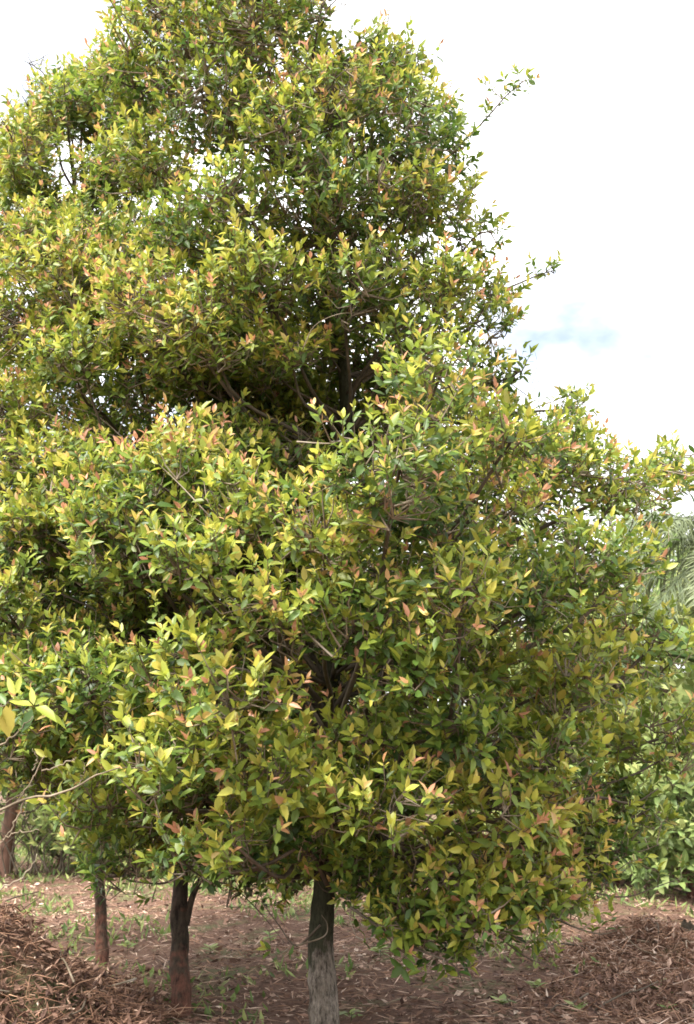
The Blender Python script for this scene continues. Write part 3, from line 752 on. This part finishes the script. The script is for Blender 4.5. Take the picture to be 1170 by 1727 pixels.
# ------------------------------------------------------------------ what stands behind
def far_tree(label, px, Y, H, Rm, seed_shoots, tone0=0.0, trunk_r=0.12, bark=None, name='shade_tree', cat='tree', leaf=0.20, hmin=0.9, group='trees at the back of the clearing', sprays=()):
    n0 = len(TREES)
    X = (px - CX) / FPX * Y * 0.99
    b = np.array([X, Y, float(ground_z(X, Y)) - 0.05])
    path = [b, b + [0.05, 0, H * 0.25], b + [-0.08, 0.05, H * 0.55], b + [0.05, 0, H * 0.93]]
    prof = [(hmin, Rm * 0.6), (hmin + (H - hmin) * 0.25, Rm), (hmin + (H - hmin) * 0.6, Rm * 0.9), (hmin + (H - hmin) * 0.85, Rm * 0.55), (H, Rm * 0.15)]
    T = build_tree(label, group, path, trunk_r, prof, 30, seed_shoots, leaf, bark or M_bark2, name=name, mat=M_far, tone0=tone0,
                   clump_r=(0.22 * Rm, 0.36 * Rm), pairs=3, flush=0.1, trunk_sides=9, limb_min=hmin * 0.6, twig_every=3, sprays=sprays)
    T.root['category'] = cat
    P, D, Nn, Ln, Wd, tone, var, rnd = T.leaves
    obj('crown', leaf_cloud('crown', P - T.base, D, Nn, Ln, Wd, var, tone, rnd, T.mat), T.root, kind='stuff')
    return T
far_tree('distant leafy tree on a thick reddish trunk at the left edge', 28, 17.5, 6.6, 2.2, 886, 0.10, 0.11, M_bark3, hmin=1.2, sprays=[([at(x0, 1475, 17.3), at(x0 + random.uniform(-25, 25), 1430, 17.3), at(x0 + random.uniform(-50, 50), 1385, 17.2), at(x0 + random.uniform(-70, 70), 1345, 17.3)], random.uniform(0.008, 0.022), []) for x0 in range(-12, 120, 7)])
far_tree('distant yellowish green tree seen between the two left trunks', 235, 21.0, 6.3, 2.4, 818, 0.16, 0.16, hmin=0.5)
far_tree('distant leafy tree seen just left of the pale trunk', 440, 19.0, 5.6, 2.3, 818, 0.08, 0.15, hmin=0.6)
far_tree('distant leafy tree straight behind the tallest evergreen', 650, 22.0, 6.4, 2.7, 818, 0.06, 0.17, hmin=0.6)
far_tree('distant leafy tree showing through the lower right branches', 850, 19.5, 6.2, 2.4, 818, 0.20, 0.15, hmin=0.5)
far_tree('distant pale green tree at the right behind the crooked branch', 1040, 21.0, 7.0, 2.7, 886, 0.24, 0.16, hmin=0.4)
far_tree('distant green tree at the right edge behind the palm', 1200, 20.0, 7.2, 2.6, 818, 0.12, 0.16, hmin=0.4)
far_tree('distant feathery light green tree low behind the right end of the branches', 1130, 16.5, 5.2, 1.9, 935, 0.3, 0.13, hmin=0.3)
far_tree('distant olive tree low behind the lower right branches', 960, 17.5, 4.6, 1.8, 825, 0.26, 0.13, hmin=0.3)
SH = 'shrubs along the back of the clearing'
far_tree('bright green shrub at the right edge above the dark stump', 1140, 14.0, 1.75, 0.95, 511, 0.12, 0.04, name='shrub', cat='shrub', leaf=0.15, hmin=0.12, group=SH)
far_tree('olive green shrub left of the bright shrub at right', 1020, 15.5, 1.6, 0.9, 443, 0.16, 0.04, name='shrub', cat='shrub', leaf=0.15, hmin=0.12, group=SH)
far_tree('low green shrub behind the gap between dark and pale trunks', 405, 16.5, 1.1, 0.9, 341, 0.22, 0.03, name='shrub', cat='shrub', leaf=0.14, hmin=0.1, group=SH)
far_tree('yellow green shrub between the thin trunk and the dark trunk', 215, 17.0, 1.3, 1.0, 375, 0.3, 0.03, name='shrub', cat='shrub', leaf=0.14, hmin=0.1, group=SH)
far_tree('shrub behind the thin trunk beside the reddish one', 115, 18.5, 1.5, 0.8, 306, 0.16, 0.03, name='shrub', cat='shrub', leaf=0.14, hmin=0.2, group=SH)

# the wood that closes the clearing, far behind: one mass
n = 9000
x = rng.uniform(-24, 24, n); y = rng.uniform(27, 33, n)
top = 4.6 + 0.9 * np.sin(x * 0.7) + 0.6 * np.sin(x * 1.9 + 1) + 0.4 * np.sin(x * 4.1)
P = np.stack([x, y, rng.random(n) ** 0.85 * top], 1)
D = norm(rng.normal(size=(n, 3)) + [0, -0.3, 0.5]); Nn = norm(np.cross(D, rand_dirs(n)))
Ln = rng.uniform(0.3, 0.6, n)
obj('far_wood', leaf_cloud('far_wood', P, D, Nn, Ln, Ln * 0.55, rng.integers(0, 8, n), np.clip(0.45 + 0.2 * np.sin(x * 0.9 + 2) + rng.normal(scale=0.15, size=n), 0, 1), rng.random(n), M_far),
    None, kind='stuff', label='far green wood closing off the clearing', category='wood')

# palm with drooping feathery fronds at the right edge
def palm(label, px, py, Y, n_frond, flen):
    c = at(px, py, Y)
    b = np.array([c[0] + 0.25, Y + 0.1, float(ground_z(c[0], Y)) - 0.05])
    root = thing('palm_tree', label, 'palm', tuple(b))
    tp = spline([b, b + (c - b) * 0.5 + [0.06, 0, 0], c], 30)
    tr = np.linspace(0.15, 0.11, 30) * (1 + 0.06 * np.sin(np.arange(30) * 2.4))
    obj('trunk', tube_mesh('trunk', tp[None] - b, tr[None], 12, M_bark2), root)
    for i in range(n_frond):
        az = i * 2.399 + 0.5
        up = 1.15 - 1.5 * (i / n_frond)
        d = norm(np.array([math.cos(az), math.sin(az), up]))
        Lf = flen * random.uniform(0.85, 1.1)
        t = np.linspace(0, 1, 22)
        rach = c + d * (t * Lf)[:, None] - np.array([0, 0, 1]) * (0.62 * Lf * t ** 2.2 * (0.8 + 0.4 * random.random()))[:, None]
        V, l, cn = tube_arrays((rach - b)[None], np.linspace(0.018, 0.004, 22)[None], 4)
        tan = norm(np.gradient(rach, axis=0))
        side = norm(np.cross(tan, np.array([0, 0, 1.0])))
        LV, LL, LC = [V], [l], [cn]
        nb = len(V)
        ks = np.linspace(2.5, 21, 90)
        bp = np.stack([np.interp(ks, np.arange(22), rach[:, q]) for q in range(3)], 1)
        bt = norm(np.stack([np.interp(ks, np.arange(22), tan[:, q]) for q in range(3)], 1))
        bs = norm(np.stack([np.interp(ks, np.arange(22), side[:, q]) for q in range(3)], 1))
        ll = 0.55 * np.sin(np.clip((ks - 1) / 21, 0, 1) * 2.6 + 0.35) * rng.uniform(0.7, 1.15, 90)
        for s in (1, -1):
            dd = norm(bt * 0.75 + bs * s * 0.8 + rng.normal(scale=0.22, size=bs.shape))
            m1 = bp + dd * (ll * 0.5)[:, None] - np.array([0, 0, 1]) * (ll * 0.10)[:, None]
            m2 = bp + dd * (ll * 0.9)[:, None] - np.array([0, 0, 1]) * (ll * 0.50)[:, None]
            wv = bt * 0.009
            q = np.stack([bp - wv, bp + wv, m1 - wv * 1.2, m1 + wv * 1.2, m2], 1) - b
            LV.append(q.reshape(-1, 3))
            k = nb + 5 * np.arange(90)[:, None]
            LL.append((k + np.array([[0, 1, 3, 2, 2, 3, 4]])).ravel())
            LC.append(np.tile([4, 3], 90))
            nb += 90 * 5
        V = np.vstack(LV)
        tn = np.clip(0.5 + 0.25 * random.uniform(-1, 1) + 0.1 * rng.normal(size=len(V)), 0, 1)
        obj('frond', mesh_np('frond', V, np.concatenate(LL), np.concatenate(LC), [M_palm], {'tone': tn, 'rnd': rng.random(len(V))}, smooth=False), root)
palm('pale green palm with drooping feathery fronds at the right edge', 1228, 925, 13.5, 18, 1.9)

# banana plant at the right edge
def banana(px, py, Y):
    c = at(px, py, Y)
    b = np.array([c[0], Y, float(ground_z(c[0], Y)) - 0.03])
    root = thing('banana_plant', 'banana plant with broad bright green leaves at the right edge', 'banana plant', tuple(b))
    sp = spline([b, b + (c - b) * 0.5 + [0.03, 0, 0], c], 14)
    obj('stem', tube_mesh('stem', (sp - b)[None], np.linspace(0.10, 0.045, 14)[None], 10, M_bark2), root)
    for i, (az, up, Lf) in enumerate(((2.9, 0.9, 1.25), (3.5, 0.35, 1.15), (0.3, 0.7, 1.3), (1.4, 1.0, 1.2), (4.6, 0.7, 1.2), (5.6, 0.4, 1.1), (2.3, 1.6, 1.1))):
        d = norm(np.array([math.cos(az), math.sin(az), up]))
        t = np.linspace(0, 1, 14)
        mid = c + d * (t * Lf)[:, None] - np.array([0, 0, 1]) * (0.5 * Lf * t ** 2.4)[:, None]
        tan = norm(np.gradient(mid, axis=0)); sd = norm(np.cross(tan, np.array([0, 0, 1.0]))); nn = np.cross(sd, tan)
        w = 0.21 * np.sin(np.clip((t - 0.1) / 0.9, 0, 1) ** 0.75 * math.pi) ** 0.6 + 0.008
        rows = []
        for s, hh in ((-1, 0.25), (-0.5, 0.2), (0, 0), (0.5, 0.2), (1, 0.25)):
            rip = 1 + (0.12 * np.sin(t * 37 + s * 5 + i)) * (abs(s) == 1)
            rows.append(mid + sd * (s * w * rip)[:, None] + nn * (hh * w)[:, None])
        V = np.stack(rows, 1) - b
        id_ = np.arange(14 * 5).reshape(14, 5)
        F = np.stack([id_[:-1, :-1], id_[:-1, 1:], id_[1:, 1:], id_[1:, :-1]], -1).reshape(-1, 4)
        o = obj('leaf', mesh_np('leaf', V.reshape(-1, 3), F.ravel(), np.full(len(F), 4), [M_banana], {'tone': np.full(70, random.uniform(0.3, 0.8)), 'rnd': np.full(70, random.random())}), root)
        obj('midrib', tube_mesh('midrib', (mid - b - nn * 0.008)[None], np.linspace(0.018, 0.004, 14)[None], 5, M_weed), o)
banana(1185, 1120, 11.5)

# ------------------------------------------------------------------ ground cover
def scatter(n, y0, y1, power=1.6, margin=0.6):
    y = y0 + (y1 - y0) * rng.random(n) ** power
    x = (rng.random(n) * 2 - 1) * (y * 0.34 + margin)
    return x, y
PT = np.array([(0.0, 0.0, 0.05), (0.45, 0.5, 0.20), (0.5, 0.0, 0.0), (0.45, -0.5, 0.16), (1.0, 0.05, 0.22)])
PF = np.array([0, 1, 2, 0, 2, 3, 2, 1, 4, 2, 4, 3]); PC = np.array([3, 3, 3, 3])
def pieces(name, P, yaw, tilt, Ln, Wd, tone, mat, roll=None):
    n = len(P)
    cy, sy, ct, st = np.cos(yaw), np.sin(yaw), np.cos(tilt), np.sin(tilt)
    D = np.stack([cy * ct, sy * ct, st], 1)
    N0 = np.stack([-cy * st, -sy * st, ct], 1)
    S0 = np.cross(D, N0)
    a = rng.normal(scale=0.5, size=n) if roll is None else roll
    Nn = N0 * np.cos(a)[:, None] + S0 * np.sin(a)[:, None]
    S = np.cross(D, Nn)
    flip = np.where(rng.random(n) < 0.35, -1.0, 1.0)
    V = (P[:, None] + D[:, None] * (PT[None, :, 0] * Ln[:, None])[..., None] + S[:, None] * (PT[None, :, 1] * Wd[:, None])[..., None]
         + Nn[:, None] * (PT[None, :, 2] * (Wd * 1.1 * flip)[:, None])[..., None])
    loops = (PF[None] + 5 * np.arange(n)[:, None]).ravel()
    return mesh_np(name, V.reshape(-1, 3), loops, np.tile(PC, n), [mat], {'tone': np.repeat(np.clip(tone, 0, 1), 5), 'rnd': np.repeat(rng.random(n), 5)}, smooth=False)
n = 54000
x, y = scatter(n, 5.8, 22, 1.7)
patch = 0.5 + 0.25 * np.sin(1.1 * x + 0.8 * y) + 0.25 * np.sin(2.3 * x - 1.4 * y + 2)
P = np.stack([x, y, ground_z(x, y) + rng.uniform(0.002, 0.035, n)], 1)
sz = 0.018 + 0.065 * rng.random(n) ** 2
obj('leaf_litter', pieces('leaf_litter', P, rng.uniform(0, 6.28, n), rng.normal(0.05, 0.28, n), sz, sz * rng.uniform(0.3, 0.6, n),
    0.24 + 0.30 * patch + rng.normal(scale=0.25, size=n), M_litter), None, kind='stuff', label='dry brown leaf litter covering the ground', category='leaf litter')
n = 16000
x, y = scatter(n, 5.8, 20, 1.7)
P = np.stack([x, y, ground_z(x, y) + rng.uniform(0.01, 0.05, n)], 1)
obj('straw_litter', pieces('straw_litter', P, rng.uniform(0, 6.28, n), rng.normal(0.0, 0.15, n), rng.uniform(0.08, 0.26, n), rng.uniform(0.005, 0.012, n),
    rng.uniform(0.2, 1.0, n), M_straw), None, kind='stuff', label='thin dry stalks strewn over the leaf litter', category='straw')
# low weeds: thin near, thick towards the back
n = 26000
x, y = scatter(n, 6.5, 27, 0.75, 2.0)
den = 0.5 + 0.3 * np.sin(1.7 * x + 1.1 * y) + 0.3 * np.sin(0.9 * x - 1.9 * y + 0.6) + 0.25 * np.sin(3.7 * x + 2.9 * y)
okw = den > np.interp(y, [6, 9, 13, 17, 20], [0.86, 0.72, 0.58, 0.34, 0.1])
x, y = x[okw], y[okw]; n = len(x)
P = np.stack([x, y, ground_z(x, y)], 1)
obj('low_weeds', pieces('low_weeds', P, rng.uniform(0, 6.28, n), rng.uniform(0.15, 1.3, n), rng.uniform(0.05, 0.16, n) * np.interp(y, [7, 20], [0.7, 1.5]), rng.uniform(0.015, 0.05, n),
    rng.uniform(0.1, 1.0, n), M_weed), None, kind='stuff', label='low green weeds growing through the litter', category='weeds')

# ------------------------------------------------------------------ heaps of dry brush
def heap(label, cx, cy, H, sx, sy, n_straw, n_leaf, n_twig, pale=0.0, lean=None):
    b = np.array([cx, cy, float(ground_z(cx, cy))])
    root = thing('brush_pile', label, 'brush pile', tuple(b), 'heaps of dry brush')
    ph = rng.uniform(0, 6.28, 8)
    def hz(x, y):
        r2 = (x / sx) ** 2 + (y / sy) ** 2
        h = H * np.exp(-r2 * 1.3) * (1 + 0.16 * np.sin(4 * x + ph[0]) + 0.14 * np.sin(5 * y + ph[1]) + 0.10 * np.sin(9 * x + 7 * y + ph[2]))
        return h
    g = np.linspace(-1.75, 1.75, 40)
    A, Bm = np.meshgrid(g * sx, g * sy)
    Z = hz(A, Bm) + ground_z(A + cx, Bm + cy) - b[2] - 0.05 - 0.1 * np.clip(np.hypot(A / sx, Bm / sy) - 1.3, 0, 1)
    id_ = np.arange(1600).reshape(40, 40)
    F = np.stack([id_[:-1, :-1], id_[:-1, 1:], id_[1:, 1:], id_[1:, :-1]], -1).reshape(-1, 4)
    obj('mound', mesh_np('mound', np.stack([A, Bm, Z], -1).reshape(-1, 3), F.ravel(), np.full(len(F), 4), [M_soil]), root)
    def on(n, lift):
        r = np.sqrt(rng.random(n)) * 1.45; a = rng.uniform(0, 6.28, n)
        x, y = r * np.cos(a) * sx, r * np.sin(a) * sy
        return np.stack([x, y, hz(x, y) + ground_z(x + cx, y + cy) - b[2] + rng.uniform(0, lift, n)], 1)
    # curved dry stalks
    Q = on(n_straw, 0.06)
    ln = 0.05 + 0.30 * rng.random(n_straw) ** 1.8
    az = rng.uniform(0, 6.28, n_straw)
    if lean is not None: az = np.where(rng.random(n_straw) < 0.6, lean + rng.normal(scale=0.45, size=n_straw), az)
    el = rng.normal(0.12, 0.30, n_straw)
    d = np.stack([np.cos(az) * np.cos(el), np.sin(az) * np.cos(el), np.sin(el)], 1)
    bend = rng.normal(scale=0.16, size=(n_straw, 3)) - np.array([0, 0, 0.16])
    P0 = Q - d * (ln * 0.3)[:, None]; P1 = Q + d * (ln * 0.25)[:, None]; P2 = Q + d * (ln * 0.7)[:, None] + bend * ln[:, None]
    rad = rng.uniform(0.0014, 0.0048, n_straw)
    V, l, c = tube_arrays(np.stack([P0, P1, P2], 1), np.stack([rad, rad * 0.8, rad * 0.35], 1), 3, caps=False)
    tn = np.repeat(np.clip(rng.normal(0.36 + pale, 0.24, n_straw), 0, 1), 9)
    obj('dry_stalks', mesh_np('dry_stalks', V, l, c, [M_straw], {'tone': tn, 'rnd': np.repeat(rng.random(n_straw), 9)}), root, kind='stuff')
    Q = on(n_leaf, 0.05); sz = rng.uniform(0.03, 0.10, n_leaf)
    obj('dry_leaves', pieces('dry_leaves', Q, rng.uniform(0, 6.28, n_leaf), rng.normal(0.1, 0.5, n_leaf), sz, sz * rng.uniform(0.2, 0.5, n_leaf), rng.normal(0.36 + pale, 0.22, n_leaf), M_litter), root, kind='stuff')
    Q = on(n_twig, 0.1)
    for q in Q:
        a = random.uniform(0, 6.28); Ls = random.uniform(0.3, 0.8)
        d = np.array([math.cos(a), math.sin(a), random.uniform(-0.1, 0.35)])
        p = spline([q - d * Ls * 0.4, q + rng.normal(scale=0.03, size=3), q + d * Ls * 0.3, q + d * Ls * 0.6 + rng.normal(scale=0.06, size=3)], 9)
        obj('twig', tube_mesh('twig', p[None], np.linspace(0.008, 0.003, 9)[None], 5, M_twig if random.random() < 0.5 else M_limb), root)
g0 = ground_at(20, 1700)
heap('big reddish brown heap of dry brush in the lower left corner', -2.95, 7.6, 0.84, 1.25, 1.0, 6000, 9500, 26)
heap('low heap of pale dry fronds leaning on the dark stump', ground_at(1100, 1625)[0], ground_at(1100, 1625)[1], 0.30, 0.6, 0.6, 4600, 3000, 12, 0.22, lean=-2.2)
heap('broad low heap of dry stalks at the right edge', ground_at(1190, 1690)[0], ground_at(1190, 1690)[1], 0.08, 0.9, 0.6, 1500, 3000, 8, 0.05)

# dark rotten stump at the right edge
sb = ground_at(1160, 1615) - [0, 0, 0.05]
st = thing('stump', 'dark rotten stump behind the pale fronds at the right edge', 'stump', tuple(sb))
hh = np.linspace(0, 0.34, 9)
sp = np.stack([0.03 * np.sin(hh * 6), 0.04 * hh, hh], 1)
V, l, c = tube_arrays(sp[None], (0.23 * (1 - 0.8 * (hh / 0.34) ** 2.6) + 0.05 * np.exp(-hh * 9))[None], 16)
a = np.arange(16) * 2 * math.pi / 16
Vr = V.reshape(9, 16, 3); k = 1 + 0.12 * np.sin(3 * a + 1)[None] + 0.08 * np.sin(5 * a + 2)[None] + 0.05 * np.sin(11 * a)[None]
Vr = sp[:, None] + (Vr - sp[:, None]) * k[..., None]
Vr += rng.normal(scale=0.014, size=Vr.shape)
Vr[-1, :, :2] *= 0.7
Vr[-1, :, 2] += 0.03 * np.sin(2 * a + 0.6)
obj('wood', mesh_np('wood', Vr.reshape(-1, 3), l, c, [M_rot]), st)
obj('broken_edge', tube_mesh('broken_edge', np.array([[sp[-1] + [0.10, 0.02, -0.05], sp[-1] + [0.13, 0.03, 0.1], sp[-1] + [0.12, 0.06, 0.24]]]), np.array([[0.05, 0.03, 0.006]]), 6, M_bark3), st)

# pieces of wood lying about
def stick(label, pxs, r, mat=None, name='fallen_stick', lift=0.02):
    P = np.array([ground_at(*q) + [0, 0, lift] for q in pxs])
    b = P[0].copy()
    p = spline(P, 14)
    me = tube_mesh(name, (p - b)[None], (r * np.linspace(1, 0.55, 14) * (1 + 0.12 * np.sin(np.arange(14) * 1.9)))[None], 7, mat or M_limb)
    o = obj(name, me, None, label=label, category='stick', group='sticks lying on the litter')
    o.location = b
stick('short split pinkish stick on the litter between the two left trunks', [(232, 1630), (250, 1624), (272, 1630)], 0.035, M_bark3)
stick('thin dark stick on the litter beside the thin trunk', [(95, 1593), (120, 1592), (152, 1593)], 0.008)
stick('short dark stick in the litter below the brush pile of fronds', [(940, 1655), (975, 1652), (1000, 1654)], 0.012, M_bark3)
stick('long thin stick lying right of the pale trunk', [(640, 1690), (690, 1682), (745, 1690)], 0.009, M_twig)

# seedlings in the litter
def seedling(px, py, n, h, label):
    b = ground_at(px, py) - [0, 0, 0.01]
    root = thing('seedling', label, 'seedling', tuple(b), 'seedlings in the leaf litter')
    top = np.array([random.uniform(-0.02, 0.02), random.uniform(-0.02, 0.02), h])
    obj('stem', tube_mesh('stem', np.array([[[0, 0, 0], top * 0.5 + [0.008, 0, 0], top]]), np.array([[0.004, 0.003, 0.002]]), 5, M_weed), root)
    for i in range(n):
        az = i * 2.4 + random.random(); f = 0.45 + 0.55 * i / n
        d = norm(np.array([math.cos(az), math.sin(az), random.uniform(0.1, 0.6)]))
        nn = norm(np.array([0, 0, 1.0]) - d * d[2])
        Ln = random.uniform(0.07, 0.12)
        leaf_object(root, b, b + top * f, d, nn, Ln, Ln * 0.55, random.randrange(6), random.uniform(0.5, 1), random.random(), M_weed)
for q in ((905, 1668, 9, 0.07, 'pale seedling in the litter under the lowest right branches'),
          (1108, 1676, 11, 0.09, 'biggest leafy pale seedling, below the heap of pale fronds'),
          (972, 1712, 8, 0.08, 'seedling at the bottom edge, left of the biggest one at right'),
          (845, 1694, 8, 0.06, 'small seedling near the bottom edge, right of the hanging branch tips'),
          (1012, 1642, 8, 0.08, 'seedling at the left foot of the heap of pale fronds'),
          (1130, 1714, 7, 0.06, 'lowest right seedling beside the bottom right corner'),
          (640, 1622, 9, 0.10, 'yellowish seedling just right of the pale thick trunk'),
          (455, 1588, 9, 0.14, 'taller seedling left of the pale thick trunk'),
          (418, 1552, 8, 0.16, 'farther bright seedling midway between dark and pale trunks'),
          (215, 1590, 7, 0.10, 'seedling between the thin trunk and the dark one'),
          (590, 1703, 6, 0.08, 'tiny seedling at the foot of the pale trunk'),
          (355, 1600, 7, 0.07, 'seedling just right of the dark trunk with reddish base')):
    seedling(*q)

# ------------------------------------------------------------------ young tree at the left edge, nearer than the rest
YS = 5.2
b = at(-110, 1700, YS); b[2] = float(ground_z(b[0], YS)) - 0.03
sap = thing('sapling', 'near sapling at the left edge, bare curved twigs and a yellow leaf', 'sapling', tuple(b))
stem = spline([b, at(-105, 1600, YS), at(-90, 1400, YS), at(-80, 1200, YS), at(-100, 1050, YS)], 24)
obj('trunk', tube_mesh('trunk', (stem - b)[None], np.linspace(0.028, 0.010, 24)[None], 8, M_bark2), sap)
for r0, q in ((0.0075, ((-90, 1430), (-30, 1385), (0, 1365), (45, 1348), (100, 1340), (135, 1322), (165, 1307), (202, 1294))),
              (0.006, ((-85, 1420), (-20, 1375), (20, 1358), (45, 1330), (60, 1300), (75, 1275))),
              (0.005, ((42, 1349), (30, 1375), (18, 1400), (0, 1420), (-60, 1450))),
              (0.0035, ((5, 1415), (28, 1404), (66, 1400))),
              (0.0045, ((-95, 1540), (-20, 1508), (20, 1490), (50, 1468), (62, 1440))),
              (0.0055, ((-85, 1310), (-30, 1275), (0, 1258), (22, 1240), (38, 1225), (55, 1208))),
              (0.0035, ((70, 1300), (95, 1293), (122, 1282), (126, 1278))), (0.003, ((135, 1322), (142, 1300), (140, 1285))),
              (0.004, ((-80, 1340), (-20, 1352), (20, 1348), (55, 1325))), (0.0025, ((55, 1300), (62, 1280), (55, 1262))),
              (0.004, ((-90, 1230), (-40, 1200), (5, 1190), (25, 1172)))):
    p = spline([at(x, y_, YS - 0.0006 * x) for x, y_ in q], 20)
    p[1:-1] += rng.normal(scale=0.004, size=(18, 3))
    obj('branch', tube_mesh('branch', (p - b)[None], np.linspace(r0, r0 * 0.4, 20)[None], 6, M_twig), sap)
def sapleaf(px, py, ex, ey, dy, wd, tone, facing):
    p = at(px, py, YS); e = at(ex, ey, YS + dy)
    d = e - p; Ln = float(np.linalg.norm(d)); d = d / Ln
    nn = np.array(facing, float); nn = norm(nn - d * (nn @ d))
    leaf_object(sap, b, p, d, nn, Ln, Ln * wd, random.randrange(6), tone, 0.6, M_leaf)
for a in ((10, 1188, 14, 1245, 0.02, 0.48, 0.80, (0.3, -1, 0.2)), (55, 1195, 36, 1236, -0.03, 0.40, 0.05, (0.2, -1, 0.1)), (58, 1192, 96, 1212, -0.05, 0.42, 0.58, (0.1, -0.6, 0.8)),
          (56, 1190, 14, 1186, 0.02, 0.42, 0.60, (0, -0.5, 0.9)), (57, 1190, 52, 1158, 0.03, 0.32, 0.60, (0, -1, 0.2)), (58, 1190, 82, 1170, 0.05, 0.34, 0.55, (0, -1, 0.5)),
          (5, 1190, -22, 1225, -0.02, 0.45, 0.35, (0.2, -1, 0.4)), (24, 1172, 12, 1140, 0.02, 0.35, 0.62, (0, -1, 0.1)), (25, 1172, 36, 1138, 0.03, 0.30, 0.62, (0.2, -1, 0.1)),
          (10, 1190, -10, 1165, 0.04, 0.42, 0.30, (0, -0.8, 0.7)), (60, 1194, 120, 1222, 0.06, 0.30, 0.55, (0, -0.7, 0.8)), (-2, 1190, 6, 1252, 0.05, 0.4, 0.7, (-0.4, -1, 0))):
    sapleaf(*a)
for px, py in ((-80, 1060), (-110, 1050), (-60, 1100), (-140, 1100), (-130, 1180)):
    for k in range(6):
        dx, dy = random.uniform(-45, 20), random.uniform(-45, 45)
        sapleaf(px, py, px + dx, py + dy, random.uniform(-0.08, 0.08), 0.42, random.uniform(0.2, 0.6), (random.uniform(-0.5, 0.5), -0.6, 0.8))
